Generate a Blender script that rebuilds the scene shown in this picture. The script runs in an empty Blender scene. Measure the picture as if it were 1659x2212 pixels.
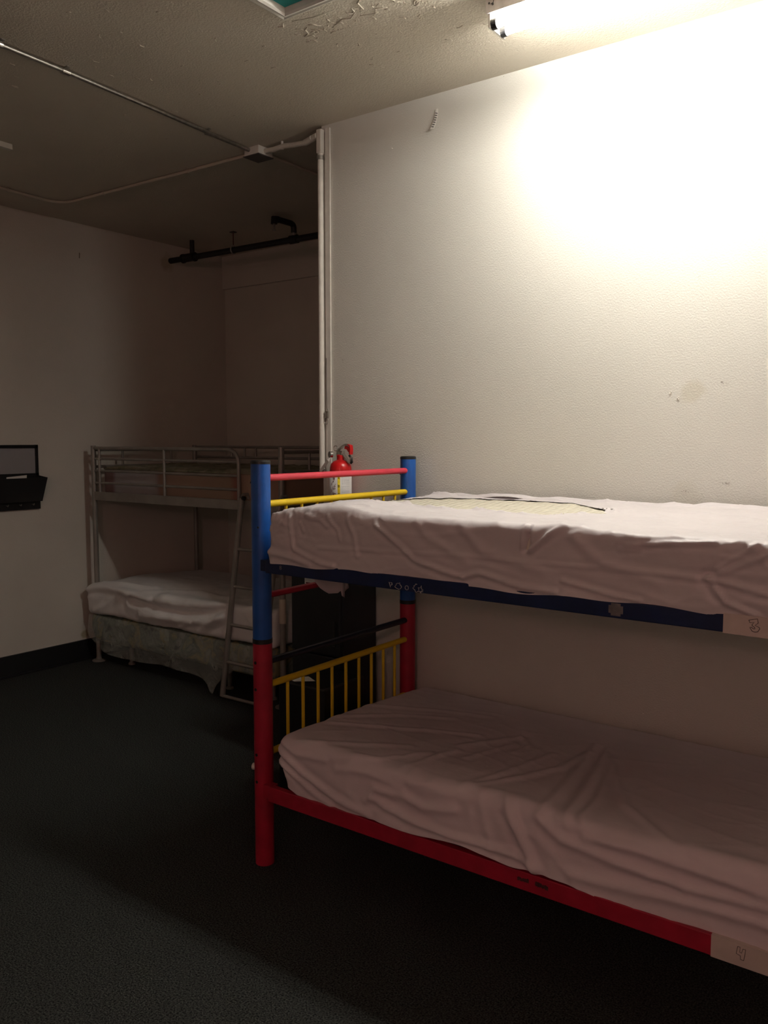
import bpy, bmesh, math, random
import numpy as np
from mathutils import Vector, Matrix, noise
random.seed(7)
C = bpy.context.scene.collection

# ------------------------------------------------------------------ camera
H = 1.68
cam = bpy.data.cameras.new('camera'); co = bpy.data.objects.new('camera', cam); C.objects.link(co)
cam.sensor_fit = 'HORIZONTAL'; cam.sensor_width = 36.0; cam.lens = 36.0 * 1828.5 / 1659.0
cam.clip_start = 0.02; cam.clip_end = 50
yaw, pitch, roll = 0.632816, 0.085658, 0.000564
F_ = Vector((-math.sin(yaw) * math.cos(pitch), math.cos(yaw) * math.cos(pitch), -math.sin(pitch)))
R_ = Vector((math.cos(yaw), math.sin(yaw), 0)); U_ = R_.cross(F_)
R2 = math.cos(roll) * R_ + math.sin(roll) * U_; U2 = -math.sin(roll) * R_ + math.cos(roll) * U_
M = Matrix((R2, U2, -F_)).transposed().to_4x4(); M.translation = Vector((0, 0, H))
co.matrix_world = M
bpy.context.scene.camera = co

# ------------------------------------------------------------------ world, exposure
w = bpy.data.worlds.new('world'); bpy.context.scene.world = w; w.use_nodes = True
w.node_tree.nodes['Background'].inputs[0].default_value = (0, 0, 0, 1)
w.node_tree.nodes['Background'].inputs[1].default_value = 0.0
vs = bpy.context.scene.view_settings
vs.view_transform = 'Standard'; vs.look = 'None'; vs.gamma = 1.0; vs.use_curve_mapping = False
vs.exposure = 0.0
TUBE = 156.0          # emission of the two fluorescent tubes by the wall
FILL_GLOBE = 58.0        # emission of the unseen warm fill globe added behind the camera

# room limits
L, D, BY, CX, CZ = -5.63, 3.42, 5.30, -2.905, 3.272
XR, YF = 2.4, -2.2

# ------------------------------------------------------------------ materials
def mat(name, col, rough=0.6, metal=0.0, bump=0.0, bscale=80.0, var=0.0, vscale=6.0, var_col=None, coat=0.0, detail=4.0, spec=None):
    m = bpy.data.materials.new(name); m.use_nodes = True
    nt = m.node_tree; b = nt.nodes['Principled BSDF']
    b.inputs['Base Color'].default_value = (*col, 1); b.inputs['Roughness'].default_value = rough
    b.inputs['Metallic'].default_value = metal; b.inputs['Coat Weight'].default_value = coat
    if spec is not None: b.inputs['Specular IOR Level'].default_value = spec
    tc = nt.nodes.new('ShaderNodeTexCoord')
    if var > 0:
        n = nt.nodes.new('ShaderNodeTexNoise'); n.inputs['Scale'].default_value = vscale; n.inputs['Detail'].default_value = 6
        nt.links.new(tc.outputs['Object'], n.inputs['Vector'])
        r = nt.nodes.new('ShaderNodeValToRGB'); r.color_ramp.elements[0].position = 0.35; r.color_ramp.elements[1].position = 0.68
        vc = var_col or tuple(c * (1 - var) for c in col)
        r.color_ramp.elements[0].color = (*vc, 1); r.color_ramp.elements[1].color = (*col, 1)
        nt.links.new(n.outputs['Fac'], r.inputs['Fac']); nt.links.new(r.outputs['Color'], b.inputs['Base Color'])
    if bump > 0:
        n = nt.nodes.new('ShaderNodeTexNoise'); n.inputs['Scale'].default_value = bscale; n.inputs['Detail'].default_value = detail
        nt.links.new(tc.outputs['Object'], n.inputs['Vector'])
        bu = nt.nodes.new('ShaderNodeBump'); bu.inputs['Strength'].default_value = bump; bu.inputs['Distance'].default_value = 0.01
        nt.links.new(n.outputs['Fac'], bu.inputs['Height']); nt.links.new(bu.outputs['Normal'], b.inputs['Normal'])
    return m

def spots(m, pts, col, base_axis=(0, 2)):
    """blend soft stains of colour col into the base colour at world places (x,y,z,radius,strength)"""
    nt = m.node_tree; b = nt.nodes['Principled BSDF']
    g = nt.nodes.new('ShaderNodeNewGeometry')
    for (x, y, z, r, st) in pts:
        d = nt.nodes.new('ShaderNodeVectorMath'); d.operation = 'DISTANCE'; d.inputs[1].default_value = (x, y, z)
        n = nt.nodes.new('ShaderNodeTexNoise'); n.inputs['Scale'].default_value = 14; nt.links.new(g.outputs['Position'], n.inputs['Vector'])
        nt.links.new(g.outputs['Position'], d.inputs[0])
        a = nt.nodes.new('ShaderNodeMath'); a.operation = 'MULTIPLY_ADD'; a.inputs[1].default_value = r * 1.2
        nt.links.new(n.outputs['Fac'], a.inputs[0]); nt.links.new(d.outputs['Value'], a.inputs[2])
        mr = nt.nodes.new('ShaderNodeMapRange'); mr.inputs['From Min'].default_value = r * 1.25; mr.inputs['From Max'].default_value = r * 1.75
        mr.inputs['To Min'].default_value = st; mr.inputs['To Max'].default_value = 0
        nt.links.new(a.outputs[0], mr.inputs['Value'])
        mx = nt.nodes.new('ShaderNodeMix'); mx.data_type = 'RGBA'
        old = b.inputs['Base Color']
        if old.is_linked: nt.links.new(old.links[0].from_socket, mx.inputs[6])
        else: mx.inputs[6].default_value = old.default_value
        mx.inputs[7].default_value = (*col, 1)
        nt.links.new(mr.outputs[0], mx.inputs[0]); nt.links.new(mx.outputs[2], b.inputs['Base Color'])

WALLC = (0.66, 0.645, 0.59)
m_wall = mat('wall_paint', WALLC, 0.55, bump=0.22, bscale=150, var=0.05, vscale=1.6, detail=3)
spots(m_wall, [(-1.00, D, 1.865, 0.050, 0.32), (-1.02, D, 1.45, 0.06, 0.15)], (0.50, 0.45, 0.32))
m_wall2 = mat('wall_paint_alcove', (0.70, 0.66, 0.59), 0.6, bump=0.15, bscale=120, var=0.10, vscale=1.3)
spots(m_wall2, [(L, 3.80, 0.19, 0.035, 0.7), (L, 4.66, 3.12, 0.07, 0.5)], (0.35, 0.30, 0.14))
m_ceil = mat('ceiling_paint', (0.66, 0.60, 0.50), 0.75, bump=0.40, bscale=120, var=0.12, vscale=1.1, detail=6)
m_carpet = mat('carpet', (0.085, 0.090, 0.083), 0.95, bump=1.0, bscale=260, var=0.75, vscale=170, var_col=(0.010, 0.011, 0.011), spec=0.1)
m_base = mat('black_vinyl', (0.006, 0.006, 0.007), 0.5)
m_white = mat('white_paint', (0.74, 0.71, 0.65), 0.45, var=0.12, vscale=20)
m_blue = mat('blue_paint', (0.010, 0.095, 0.40), 0.38, var=0.25, vscale=12, bump=0.08, bscale=60)
m_navy = mat('navy_paint', (0.004, 0.014, 0.075), 0.36, var=0.3, vscale=14, bump=0.08, bscale=60)
m_dark = mat('dark_navy_paint', (0.003, 0.005, 0.016), 0.4)
m_red = mat('red_paint', (0.42, 0.010, 0.036), 0.45, var=0.25, vscale=14, bump=0.1, bscale=50)
m_redbar = mat('red_bar_paint', (0.62, 0.045, 0.075), 0.42, var=0.1, vscale=14)
m_yellow = mat('yellow_paint', (0.72, 0.50, 0.010), 0.40, var=0.08, vscale=20)
m_black = mat('black_plastic', (0.010, 0.010, 0.011), 0.35)
m_cloth = mat('white_cover_fabric', (0.62, 0.575, 0.585), 0.45, bump=0.10, bscale=45, var=0.05, vscale=5)
m_cloth2 = mat('pinkish_cover_fabric', (0.72, 0.635, 0.66), 0.75, bump=0.10, bscale=60, var=0.07, vscale=4)
m_cloth3 = mat('grey_cover_fabric', (0.86, 0.86, 0.86), 0.7, bump=0.12, bscale=45, var=0.08, vscale=4)
m_tape = mat('white_tape', (0.60, 0.52, 0.47), 0.5, var=0.08, vscale=25)
m_reddish = mat('torn_sticker', (0.10, 0.03, 0.03), 0.7, var=0.6, vscale=160)
m_ink = mat('black_ink', (0.01, 0.008, 0.008), 0.6)
m_steel = mat('grey_steel_paint', (0.33, 0.31, 0.28), 0.38, metal=0.35, var=0.2, vscale=10)
m_chrome = mat('chrome', (0.62, 0.60, 0.57), 0.22, metal=1.0)
m_galv = mat('galvanised_conduit', (0.55, 0.53, 0.50), 0.28, metal=0.9, var=0.3, vscale=40)
m_raceway = mat('raceway_paint', (0.55, 0.48, 0.40), 0.6)
m_pipe = mat('black_pipe', (0.010, 0.009, 0.009), 0.5)
m_residue = mat('sticker_residue', (0.42, 0.39, 0.37), 0.7)
m_clear = mat('clear_label', (0.20, 0.185, 0.185), 0.35, var=0.4, vscale=60)
m_paper = mat('white_paper', (0.80, 0.77, 0.72), 0.7)
m_extred = mat('extinguisher_red', (0.55, 0.010, 0.012), 0.28)
m_extlabel = mat('extinguisher_label', (0.72, 0.70, 0.68), 0.4)
m_yl = mat('label_yellow', (0.80, 0.62, 0.02), 0.4)
m_marks = mat('dark_red_print', (0.16, 0.02, 0.03), 0.5)
m_grey_print = mat('grey_print', (0.30, 0.30, 0.34), 0.5)
m_board = mat('board_face', (0.34, 0.33, 0.34), 0.25)
m_teal = mat('teal_paint', (0.02, 0.34, 0.33), 0.5)
m_cab = mat('black_cabinet', (0.007, 0.007, 0.008), 0.4, var=0.5, vscale=7)
m_cream = mat('cream_tube', (0.62, 0.56, 0.45), 0.5)

# quilted mattress: beige with thin pale stitching lines
def quilt_mat():
    m = mat('quilted_ticking', (0.60, 0.54, 0.38), 0.8)
    nt = m.node_tree; b = nt.nodes['Principled BSDF']; tc = nt.nodes.new('ShaderNodeTexCoord')
    wv = nt.nodes.new('ShaderNodeTexWave'); wv.wave_type = 'BANDS'; wv.bands_direction = 'X'; wv.inputs['Scale'].default_value = 9
    wv.inputs['Distortion'].default_value = 1.2; nt.links.new(tc.outputs['Object'], wv.inputs['Vector'])
    r = nt.nodes.new('ShaderNodeValToRGB'); r.color_ramp.elements[0].position = 0.0; r.color_ramp.elements[1].position = 0.16
    r.color_ramp.elements[0].color = (0.68, 0.65, 0.56, 1); r.color_ramp.elements[1].color = (0.56, 0.52, 0.42, 1)
    nt.links.new(wv.outputs['Fac'], r.inputs['Fac']); nt.links.new(r.outputs['Color'], b.inputs['Base Color'])
    bu = nt.nodes.new('ShaderNodeBump'); bu.inputs['Strength'].default_value = 0.6; bu.inputs['Distance'].default_value = 0.01
    nt.links.new(wv.outputs['Fac'], bu.inputs['Height']); nt.links.new(bu.outputs['Normal'], b.inputs['Normal'])
    return m
m_quilt = quilt_mat()

def pattern_mat(name, cols, scale, rough=0.8):
    m = mat(name, cols[0], rough, bump=0.15, bscale=50)
    nt = m.node_tree; b = nt.nodes['Principled BSDF']; tc = nt.nodes.new('ShaderNodeTexCoord')
    n = nt.nodes.new('ShaderNodeTexNoise'); n.inputs['Scale'].default_value = scale; n.inputs['Detail'].default_value = 3; n.inputs['Distortion'].default_value = 1.0
    nt.links.new(tc.outputs['Object'], n.inputs['Vector'])
    r = nt.nodes.new('ShaderNodeValToRGB'); e = r.color_ramp.elements
    while len(e) < len(cols): e.new(0.5)
    for i, c in enumerate(cols):
        e[i].position = 0.30 + 0.4 * i / (len(cols) - 1); e[i].color = (*c, 1)
    nt.links.new(n.outputs['Fac'], r.inputs['Fac']); nt.links.new(r.outputs['Color'], b.inputs['Base Color'])
    return m
m_spring = pattern_mat('green_floral_ticking', [(0.05, 0.07, 0.06), (0.20, 0.23, 0.19), (0.10, 0.14, 0.11), (0.30, 0.27, 0.13), (0.16, 0.17, 0.14)], 7)
m_uptop = pattern_mat('olive_damask', [(0.12, 0.12, 0.07), (0.24, 0.23, 0.15), (0.32, 0.30, 0.22)], 10)
def upside_mat():
    # pale panels alternating with a pinkish tan border along the length of the mattress
    m = mat('panelled_mattress_side', (0.4, 0.4, 0.4), 0.8, bump=0.1, bscale=40)
    nt = m.node_tree; b = nt.nodes['Principled BSDF']; g = nt.nodes.new('ShaderNodeNewGeometry')
    s = nt.nodes.new('ShaderNodeSeparateXYZ'); nt.links.new(g.outputs['Position'], s.inputs[0])
    r = nt.nodes.new('ShaderNodeValToRGB'); r.color_ramp.interpolation = 'EASE'
    mr = nt.nodes.new('ShaderNodeMapRange'); mr.inputs['From Min'].default_value = -5.42; mr.inputs['From Max'].default_value = -3.63
    nt.links.new(s.outputs['X'], mr.inputs['Value']); nt.links.new(mr.outputs[0], r.inputs['Fac'])
    e = r.color_ramp.elements
    e[0].position = 0.0; e[0].color = (0.22, 0.14, 0.13, 1); e[1].position = 1.0; e[1].color = (0.34, 0.22, 0.16, 1)
    for p, c in ((0.06, (0.22, 0.14, 0.13)), (0.09, (0.36, 0.35, 0.36)), (0.33, (0.38, 0.36, 0.36)), (0.37, (0.34, 0.23, 0.17)), (0.75, (0.33, 0.24, 0.17)), (0.79, (0.30, 0.13, 0.10)), (0.83, (0.36, 0.25, 0.18))):
        q = e.new(p); q.color = (*c, 1)
    nt.links.new(r.outputs['Color'], b.inputs['Base Color'])
    return m
m_upside = upside_mat()

def plastic_mat():
    m = bpy.data.materials.new('clear_wrap'); m.use_nodes = True; nt = m.node_tree; nt.nodes.clear()
    o = nt.nodes.new('ShaderNodeOutputMaterial'); mx = nt.nodes.new('ShaderNodeMixShader'); t = nt.nodes.new('ShaderNodeBsdfTransparent')
    p = nt.nodes.new('ShaderNodeBsdfPrincipled'); p.inputs['Base Color'].default_value = (0.60, 0.64, 0.58, 1); p.inputs['Roughness'].default_value = 0.22
    n = nt.nodes.new('ShaderNodeTexNoise'); n.inputs['Scale'].default_value = 9; n.inputs['Detail'].default_value = 5
    tc = nt.nodes.new('ShaderNodeTexCoord'); nt.links.new(tc.outputs['Object'], n.inputs['Vector'])
    mr = nt.nodes.new('ShaderNodeMapRange'); mr.inputs['To Min'].default_value = 0.05; mr.inputs['To Max'].default_value = 0.62
    nt.links.new(n.outputs['Fac'], mr.inputs['Value']); nt.links.new(mr.outputs[0], mx.inputs[0])
    bu = nt.nodes.new('ShaderNodeBump'); bu.inputs['Strength'].default_value = 0.8; bu.inputs['Distance'].default_value = 0.02
    n2 = nt.nodes.new('ShaderNodeTexNoise'); n2.inputs['Scale'].default_value = 14; n2.inputs['Distortion'].default_value = 1.5; nt.links.new(tc.outputs['Object'], n2.inputs['Vector'])
    nt.links.new(n2.outputs['Fac'], bu.inputs['Height']); nt.links.new(bu.outputs['Normal'], p.inputs['Normal'])
    nt.links.new(t.outputs[0], mx.inputs[1]); nt.links.new(p.outputs[0], mx.inputs[2]); nt.links.new(mx.outputs[0], o.inputs[0])
    return m
m_wrap = plastic_mat()

def emit(name, col, s):
    m = bpy.data.materials.new(name); m.use_nodes = True; b = m.node_tree.nodes['Principled BSDF']
    b.inputs['Base Color'].default_value = (0.8, 0.8, 0.8, 1)
    b.inputs['Emission Color'].default_value = (*col, 1); b.inputs['Emission Strength'].default_value = s
    return m
m_tube = emit('lit_tube', (1.0, 0.965, 0.88), TUBE)

# ------------------------------------------------------------------ helpers
def obj(name, bm, m, parent=None, smooth=False):
    me = bpy.data.meshes.new(name); bm.to_mesh(me); bm.free()
    if m is not None: me.materials.append(m)
    if smooth:
        for p in me.polygons: p.use_smooth = True
    o = bpy.data.objects.new(name, me); C.objects.link(o)
    if parent is not None: o.parent = parent; o.matrix_parent_inverse = Matrix.Translation(-parent.location)
    return o
def smooth_by_angle(o, deg=35):
    me = o.data
    bm = bmesh.new(); bm.from_mesh(me)
    for f in bm.faces: f.smooth = True
    for e in bm.edges:
        if len(e.link_faces) == 2 and e.calc_face_angle(0) > math.radians(deg): e.smooth = False
    bm.to_mesh(me); bm.free(); return o
def thing(name, label, cat, loc=(0, 0, 0), group=None):
    o = bpy.data.objects.new(name, None); C.objects.link(o); o.location = loc; o.empty_display_size = 0.1
    o['label'] = label; o['category'] = cat
    if group: o['group'] = group
    return o
def tag(o, label, cat, group=None):
    o['label'] = label; o['category'] = cat
    if group: o['group'] = group
    return o
def struct(name, bm, m, parent=None, **k):
    o = obj(name, bm, m, parent, **k)
    if parent is None: o['kind'] = 'structure'
    return o
def box(bm, x0, x1, y0, y1, z0, z1, bev=0.0):
    r = bmesh.ops.create_cube(bm, size=1.0)
    vs_ = r['verts']
    for v in vs_:
        v.co = Vector((x0 + (v.co.x + .5) * (x1 - x0), y0 + (v.co.y + .5) * (y1 - y0), z0 + (v.co.z + .5) * (z1 - z0)))
    if bev > 0:
        es = list({e for v in vs_ for e in v.link_edges})
        bmesh.ops.bevel(bm, geom=es, offset=bev, segments=2, affect='EDGES', profile=0.6)
    return bm
def B(*a, **k):
    bm = bmesh.new(); box(bm, *a, **k); return bm
def tube(bm, pts, r, seg=14, caps=True, radii=None):
    pts = [Vector(p) for p in pts]; n = len(pts); rings = []
    prev = None
    for i, p in enumerate(pts):
        if i == 0: t = (pts[1] - p)
        elif i == n - 1: t = (p - pts[i - 1])
        else: t = (pts[i + 1] - p).normalized() + (p - pts[i - 1]).normalized()
        t.normalize()
        if prev is None:
            a = Vector((0, 0, 1)) if abs(t.z) < 0.9 else Vector((1, 0, 0))
            u = t.cross(a).normalized()
        else:
            u = (prev - t * prev.dot(t)).normalized()
        prev = u; v = t.cross(u)
        rr = radii[i] if radii else r
        rings.append([bm.verts.new(p + (u * math.cos(k * 2 * math.pi / seg) + v * math.sin(k * 2 * math.pi / seg)) * rr) for k in range(seg)])
    for a, b in zip(rings, rings[1:]):
        for k in range(seg): bm.faces.new((a[k], a[(k + 1) % seg], b[(k + 1) % seg], b[k]))
    if caps:
        bm.faces.new(rings[0][::-1]); bm.faces.new(rings[-1])
    return bm
def T(pts, r, **k):
    bm = bmesh.new(); tube(bm, pts, r, **k); bmesh.ops.recalc_face_normals(bm, faces=bm.faces[:]); return bm
def tobj(name, pts, r, m, parent=None, **k):
    return smooth_by_angle(obj(name, T(pts, r, **k), m, parent), 50)
def arc(c, p0, p1, n=8):
    """round corner from p0 to p1 around corner point c (quadratic curve)"""
    c, p0, p1 = Vector(c), Vector(p0), Vector(p1)
    return [(1 - t) ** 2 * p0 + 2 * t * (1 - t) * c + t * t * p1 for t in [i / n for i in range(n + 1)]]
def lathe(bm, prof, cx, cy, seg=28):
    rings = []
    for (r, z) in prof:
        rings.append([bm.verts.new((cx + r * math.cos(a), cy + r * math.sin(a), z)) for a in [k * 2 * math.pi / seg for k in range(seg)]])
    for a, b in zip(rings, rings[1:]):
        for k in range(seg): bm.faces.new((a[k], a[(k + 1) % seg], b[(k + 1) % seg], b[k]))
    bm.faces.new(rings[0][::-1]); bm.faces.new(rings[-1]); return bm
def strokes(name, polylines, y, r, m, parent):
    bm = bmesh.new()
    for pl in polylines: tube(bm, [(x, y, z) for x, z in pl], r, seg=6)
    return obj(name, bm, m, parent)

# ------------------------------------------------------------------ room shell
struct('floor', B(L - .1, XR + .1, YF - .1, BY + .1, -0.1, 0.0), m_carpet)
# ceiling with hole for the hatch
HX0, HX1, HY0, HY1 = -2.235, -1.50, 1.70, 2.425
bm = bmesh.new()
box(bm, L - .1, HX0, YF - .1, BY + .1, CZ, CZ + .1); box(bm, HX1, XR + .1, YF - .1, BY + .1, CZ, CZ + .1)
box(bm, HX0, HX1, YF - .1, HY0, CZ, CZ + .1); box(bm, HX0, HX1, HY1, BY + .1, CZ, CZ + .1)
ceiling = struct('ceiling', bm, m_ceil)
struct('wall_left', B(L - .12, L, YF, BY, 0, CZ), m_wall2)
struct('wall_alcove_back', B(L, CX, BY, BY + .12, 0, CZ), m_wall2)
struct('trim_1', B(L + .001, CX - .001, BY - .03, BY - .001, 2.99, CZ - .001), m_wall2)
struct('wall_right', B(CX, XR, D, BY + .12, 0, CZ), m_wall)
struct('wall_near', B(XR, XR + .12, YF, D, 0, CZ), m_wall2)
struct('wall_front', B(L, XR, YF - .12, YF, 0, CZ), m_wall2)
bm = B(L + .001, L + .018, YF, BY - .001, 0.0, 0.150); box(bm, L + .001, L + .045, YF, BY - .001, 0.0, 0.012)
struct('baseboard_left', bm, m_base)
struct('baseboard_right', B(CX, XR, D - .012, D - .001, 0.0, 0.12), m_base)
struct('baseboard_back', B(L + .02, CX - .001, BY - .016, BY - .001, 0.0, 0.15), m_base)
struct('baseboard_alcove_return', B(CX - .012, CX - .001, D + .01, BY - .02, 0.0, 0.15), m_base)
# corner casing strip beside the conduit, on the bunk wall
struct('trim_2', B(CX + .030, CX + .060, D - .010, D - .001, 1.30, CZ - .02), m_white)

# flaking plaster ridges by the hatch
def ridge(pts, r):
    bm_ = bmesh.new(); n = len(pts)
    tube(bm_, [(x, y, CZ + r * .35) for x, y in pts], r, seg=6, radii=[r * (0.35 + 0.65 * math.sin(math.pi * (i + .5) / n)) for i in range(n)])
    return bm_
cr = [([(-2.33, 2.64), (-2.30, 2.63), (-2.29, 2.60), (-2.27, 2.59)], .006), ([(-2.27, 2.61), (-2.245, 2.625), (-2.235, 2.65)], .004),
      ([(-2.285, 2.52), (-2.20, 2.545), (-2.10, 2.55)], .003), ([(-2.17, 2.64), (-2.12, 2.62), (-2.09, 2.635), (-2.05, 2.61)], .005),
      ([(-2.05, 2.64), (-1.99, 2.66), (-1.97, 2.63), (-1.93, 2.65)], .004), ([(-1.95, 2.53), (-2.0, 2.56), (-2.01, 2.61)], .005),
      ([(-1.95, 2.53), (-1.88, 2.52), (-1.80, 2.50)], .0035), ([(-1.84, 2.64), (-1.82, 2.60), (-1.83, 2.57)], .006),
      ([(-1.74, 2.52), (-1.69, 2.56), (-1.66, 2.60)], .006), ([(-1.66, 2.52), (-1.63, 2.60), (-1.62, 2.68)], .0035), ([(-2.36, 2.52), (-2.34, 2.53), (-2.325, 2.51)], .006)]
bm = bmesh.new()
for pts, r in cr: r *= .62; tube(bm, [(x, y, CZ - r * .1) for x, y in pts], r, seg=6, radii=[r * (0.3 + 0.7 * math.sin(math.pi * (i + .5) / len(pts))) for i in range(len(pts))])
random.seed(3)
for k in range(160):
    if k < 70: x, y = -2.35 + random.random() * .75, 2.56 + random.random() * .14
    else: x, y = -4.2 + random.random() * 2.6, 1.9 + random.random() * 1.2
    if HX0 - .07 < x < HX1 and y < HY1 + .07: continue
    a = random.random() * 6.28; l = .006 + random.random() * .018; r = .0012 + random.random() * .0022
    tube(bm, [(x, y, CZ), (x + l * math.cos(a), y + l * math.sin(a), CZ), (x + l * math.cos(a) + l * .6 * math.cos(a + .9), y + l * math.sin(a) + l * .6 * math.sin(a + .9), CZ)], r, seg=5)
obj('plaster_flakes', bm, m_ceil, ceiling, smooth=True)

# hatch in the ceiling: moulded frame and teal panel
t = thing('ceiling_hatch', 'ceiling hatch with moulded cream frame and teal inside, at the top of the view', 'hatch', (HX0, HY1, CZ))
bm = bmesh.new()
prof = [(-.056, 0.0), (-.056, -.010), (-.048, -.014), (-.040, -.010), (-.030, -.012), (-.020, -.024), (-.008, -.028), (0.0, -.022), (0.004, -.008), (.004, .05)]
ringsf = []
for (o_, z_) in prof:
    ringsf.append([bm.verts.new(p) for p in ((HX0 + o_, HY1 - o_, CZ + z_), (HX1 - o_, HY1 - o_, CZ + z_), (HX1 - o_, HY0 + o_, CZ + z_), (HX0 + o_, HY0 + o_, CZ + z_))])
for a, b in zip(ringsf, ringsf[1:]):
    for k in range(4): bm.faces.new((a[k], a[(k + 1) % 4], b[(k + 1) % 4], b[k]))
bmesh.ops.recalc_face_normals(bm, faces=bm.faces[:])
obj('frame', bm, m_white, t)
obj('panel', B(HX0 - .02, HX1 + .02, HY0 - .02, HY1 + .02, CZ - .004, CZ + .010), m_teal, t)

# ------------------------------------------------------------------ fluorescent lamp
LX0, LX1 = -1.60, -0.38
t = thing('fluorescent_lamp', 'lit twin-tube fluorescent batten lamp on the ceiling above the bunk wall', 'lamp', (LX0, 2.86, CZ))
obj('housing', B(LX0, LX1, 2.80, 2.925, 3.212, CZ - .0005, bev=.004), mat('lamp_housing', (0.70, 0.66, 0.62), 0.4, var=0.25, vscale=25), t)
TY = (2.825, 2.895); TZ = 3.180
for ty in TY:
    obj('lit_tube', T([(LX0 + .035, ty, TZ), (LX1 - .035, ty, TZ)], .014, seg=20), m_tube, t, smooth=True)
for xx in (LX0 + .008, LX1 - .016):
    obj('end_bracket', B(xx, xx + .008, 2.805, 2.920, 3.165, 3.214), m_white, t)
for xx, d in ((LX0 + .016, 1), (LX1 - .016, -1)):
    for ty in TY:
        b_ = T([(xx, ty, TZ), (xx + d * .022, ty, TZ)], .019, seg=16)
        obj('tube_socket', b_, m_black, t)
bm = bmesh.new()
for x, z in ((-1.585, 3.245), (-1.570, 3.238), (-1.548, 3.25)): tube(bm, [(x, 2.7985, z), (x, 2.801, z)], .004, seg=8)
tube(bm, [(-1.575, 2.7988, 3.262), (-1.566, 2.7988, 3.255), (-1.568, 2.7988, 3.243), (-1.578, 2.7988, 3.240)], .0014, seg=6)
obj('scuff_mark', bm, m_ink, t)

# unseen warm fill light, added with its mount to brighten the mattress fronts
t = thing('added_fill_light', 'unseen warm fill globe added on the wall opposite the bunks, behind the viewer', 'lamp', (0.35, YF, 2.35))
smooth_by_angle(obj('wall_plate', T([(0.35, YF + .001, 2.35), (0.35, YF + .02, 2.35)], .06, seg=24), m_white, t))
tobj('arm', [(0.35, YF + .02, 2.35), (0.35, YF + .10, 2.35)], .012, m_chrome, t)
bm = bmesh.new(); bmesh.ops.create_uvsphere(bm, u_segments=24, v_segments=14, radius=.12, matrix=Matrix.Translation((0.35, YF + .21, 2.35)))
obj('globe', bm, emit('warm_fill_globe', (1.0, .50, .46), FILL_GLOBE), t, smooth=True)

# ------------------------------------------------------------------ bunk bed (blue, red, yellow)
PX, PY0, PY1 = -2.302, 2.338, 3.333
PX2 = PX + 2.03
t = thing('bunk_bed', 'blue, red and yellow metal bunk bed standing along the white wall', 'bunk bed', (PX, PY0, 0))
bunk = t
def post(x, y, top=1.600):
    r = .0375
    p = tobj('lower_post', [(x, y, 0.0), (x, y, .895)], r, m_red, bunk, seg=32); p['label'] = 'red lower post'
    for z in (.340, .449, .710, .816):
        obj('bolt_hole', T([(x - .003, y - r * .93, z), (x - .003, y - r - .0012, z)], .0062, seg=12), m_ink, p)
    s = tobj('collar', [(x, y, .890), (x, y, .908)], r + .0012, m_black, bunk, seg=32)
    u = tobj('upper_post', [(x, y, .900), (x, y, top - .012)], r, m_blue, bunk, seg=32); u['label'] = 'blue upper post'
    bm_ = bmesh.new()
    lathe(bm_, [(r + .0012, top - .014), (r + .0012, top - .004), (r - .003, top), (r * .5, top + .001)], x, y, 32)
    smooth_by_angle(obj('post_cap', bm_, m_black, u), 40)
    obj('bolt_hole', T([(x + .017, y - r * .88, 1.345), (x + .017, y - r * .95, 1.345)], .004, seg=10), m_ink, u)
    obj('bolt_hole', T([(x - .025, y - r * .76, 1.515), (x - .026, y - r * .80, 1.515)], .004, seg=10), m_ink, u)
for x in (PX, PX2):
    for y in (PY0, PY1): post(x, y)
tobj('bolt_cap', [(PX - .030, PY0 - .012, .388), (PX - .0445, PY0 - .016, .388)], .0135, m_white, bunk, seg=20)['label'] = 'white bolt cap'
def cross(name, x, z, r, m, label=None, d=.028):
    o = tobj(name, [(x + .006, PY0 + d, z), (x + .006, PY1 - d, z)], r, m, bunk, seg=18)
    if label: o['label'] = label
    return o
bars_y = (2.472, 2.565, 2.660, 2.752, 2.847, 2.940, 3.033, 3.125, 3.216)
for x in (PX, PX2):
    cross('end_bar', x, 1.532, .0135, m_redbar, 'red end bar')
    cross('end_bar', x, 1.431, .0135, m_yellow, 'yellow end bar')
    cross('end_bar', x, 1.205, .0110, m_navy, 'navy end bar under the upper mattress')
    cross('end_bar', x, 1.075, .0130, m_red, 'dark red lower end bar')
    for y in bars_y: tobj('baluster', [(x + .006, y, 1.425), (x + .006, y, 1.205)], .0065, m_yellow, bunk, seg=10)
    cross('end_bar', x, .812, .0140, m_dark, 'dark navy end bar')
    cross('end_bar', x, .718, .0135, m_yellow, 'yellow end bar')
    cross('end_bar', x, .445, .0130, m_yellow, 'yellow end bar')
    for y in bars_y: tobj('baluster', [(x + .006, y, .712), (x + .006, y, .450)], .0072, m_yellow, bunk, seg=10)
def side_rail(yc, z0, z1, m, label):
    bm_ = B(PX + .066, PX2 - .066, yc - .014, yc + .014, z0, z1, bev=.003)
    o = obj('side_rail', bm_, m, bunk); o['label'] = label
    yb = PY0 if yc < 2.8 else PY1
    for xa, xb in ((PX + .030, PX + .072), (PX2 - .072, PX2 - .030)):
        obj('rail_bracket', B(xa, xb, min(yc, yb) - .004, max(yc, yb) + .004, z0 + .004, z1 - .004, bev=.002), m, o)
    return o
ur = side_rail(2.304, 1.176, 1.226, m_navy, 'navy blue upper side rail')
side_rail(PY1 + .012, 1.176, 1.226, m_navy, 'navy blue upper side rail')
lr = side_rail(2.304, .283, .342, m_red, 'red lower side rail')
side_rail(PY1 + .012, .283, .342, m_red, 'red lower side rail')
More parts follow.
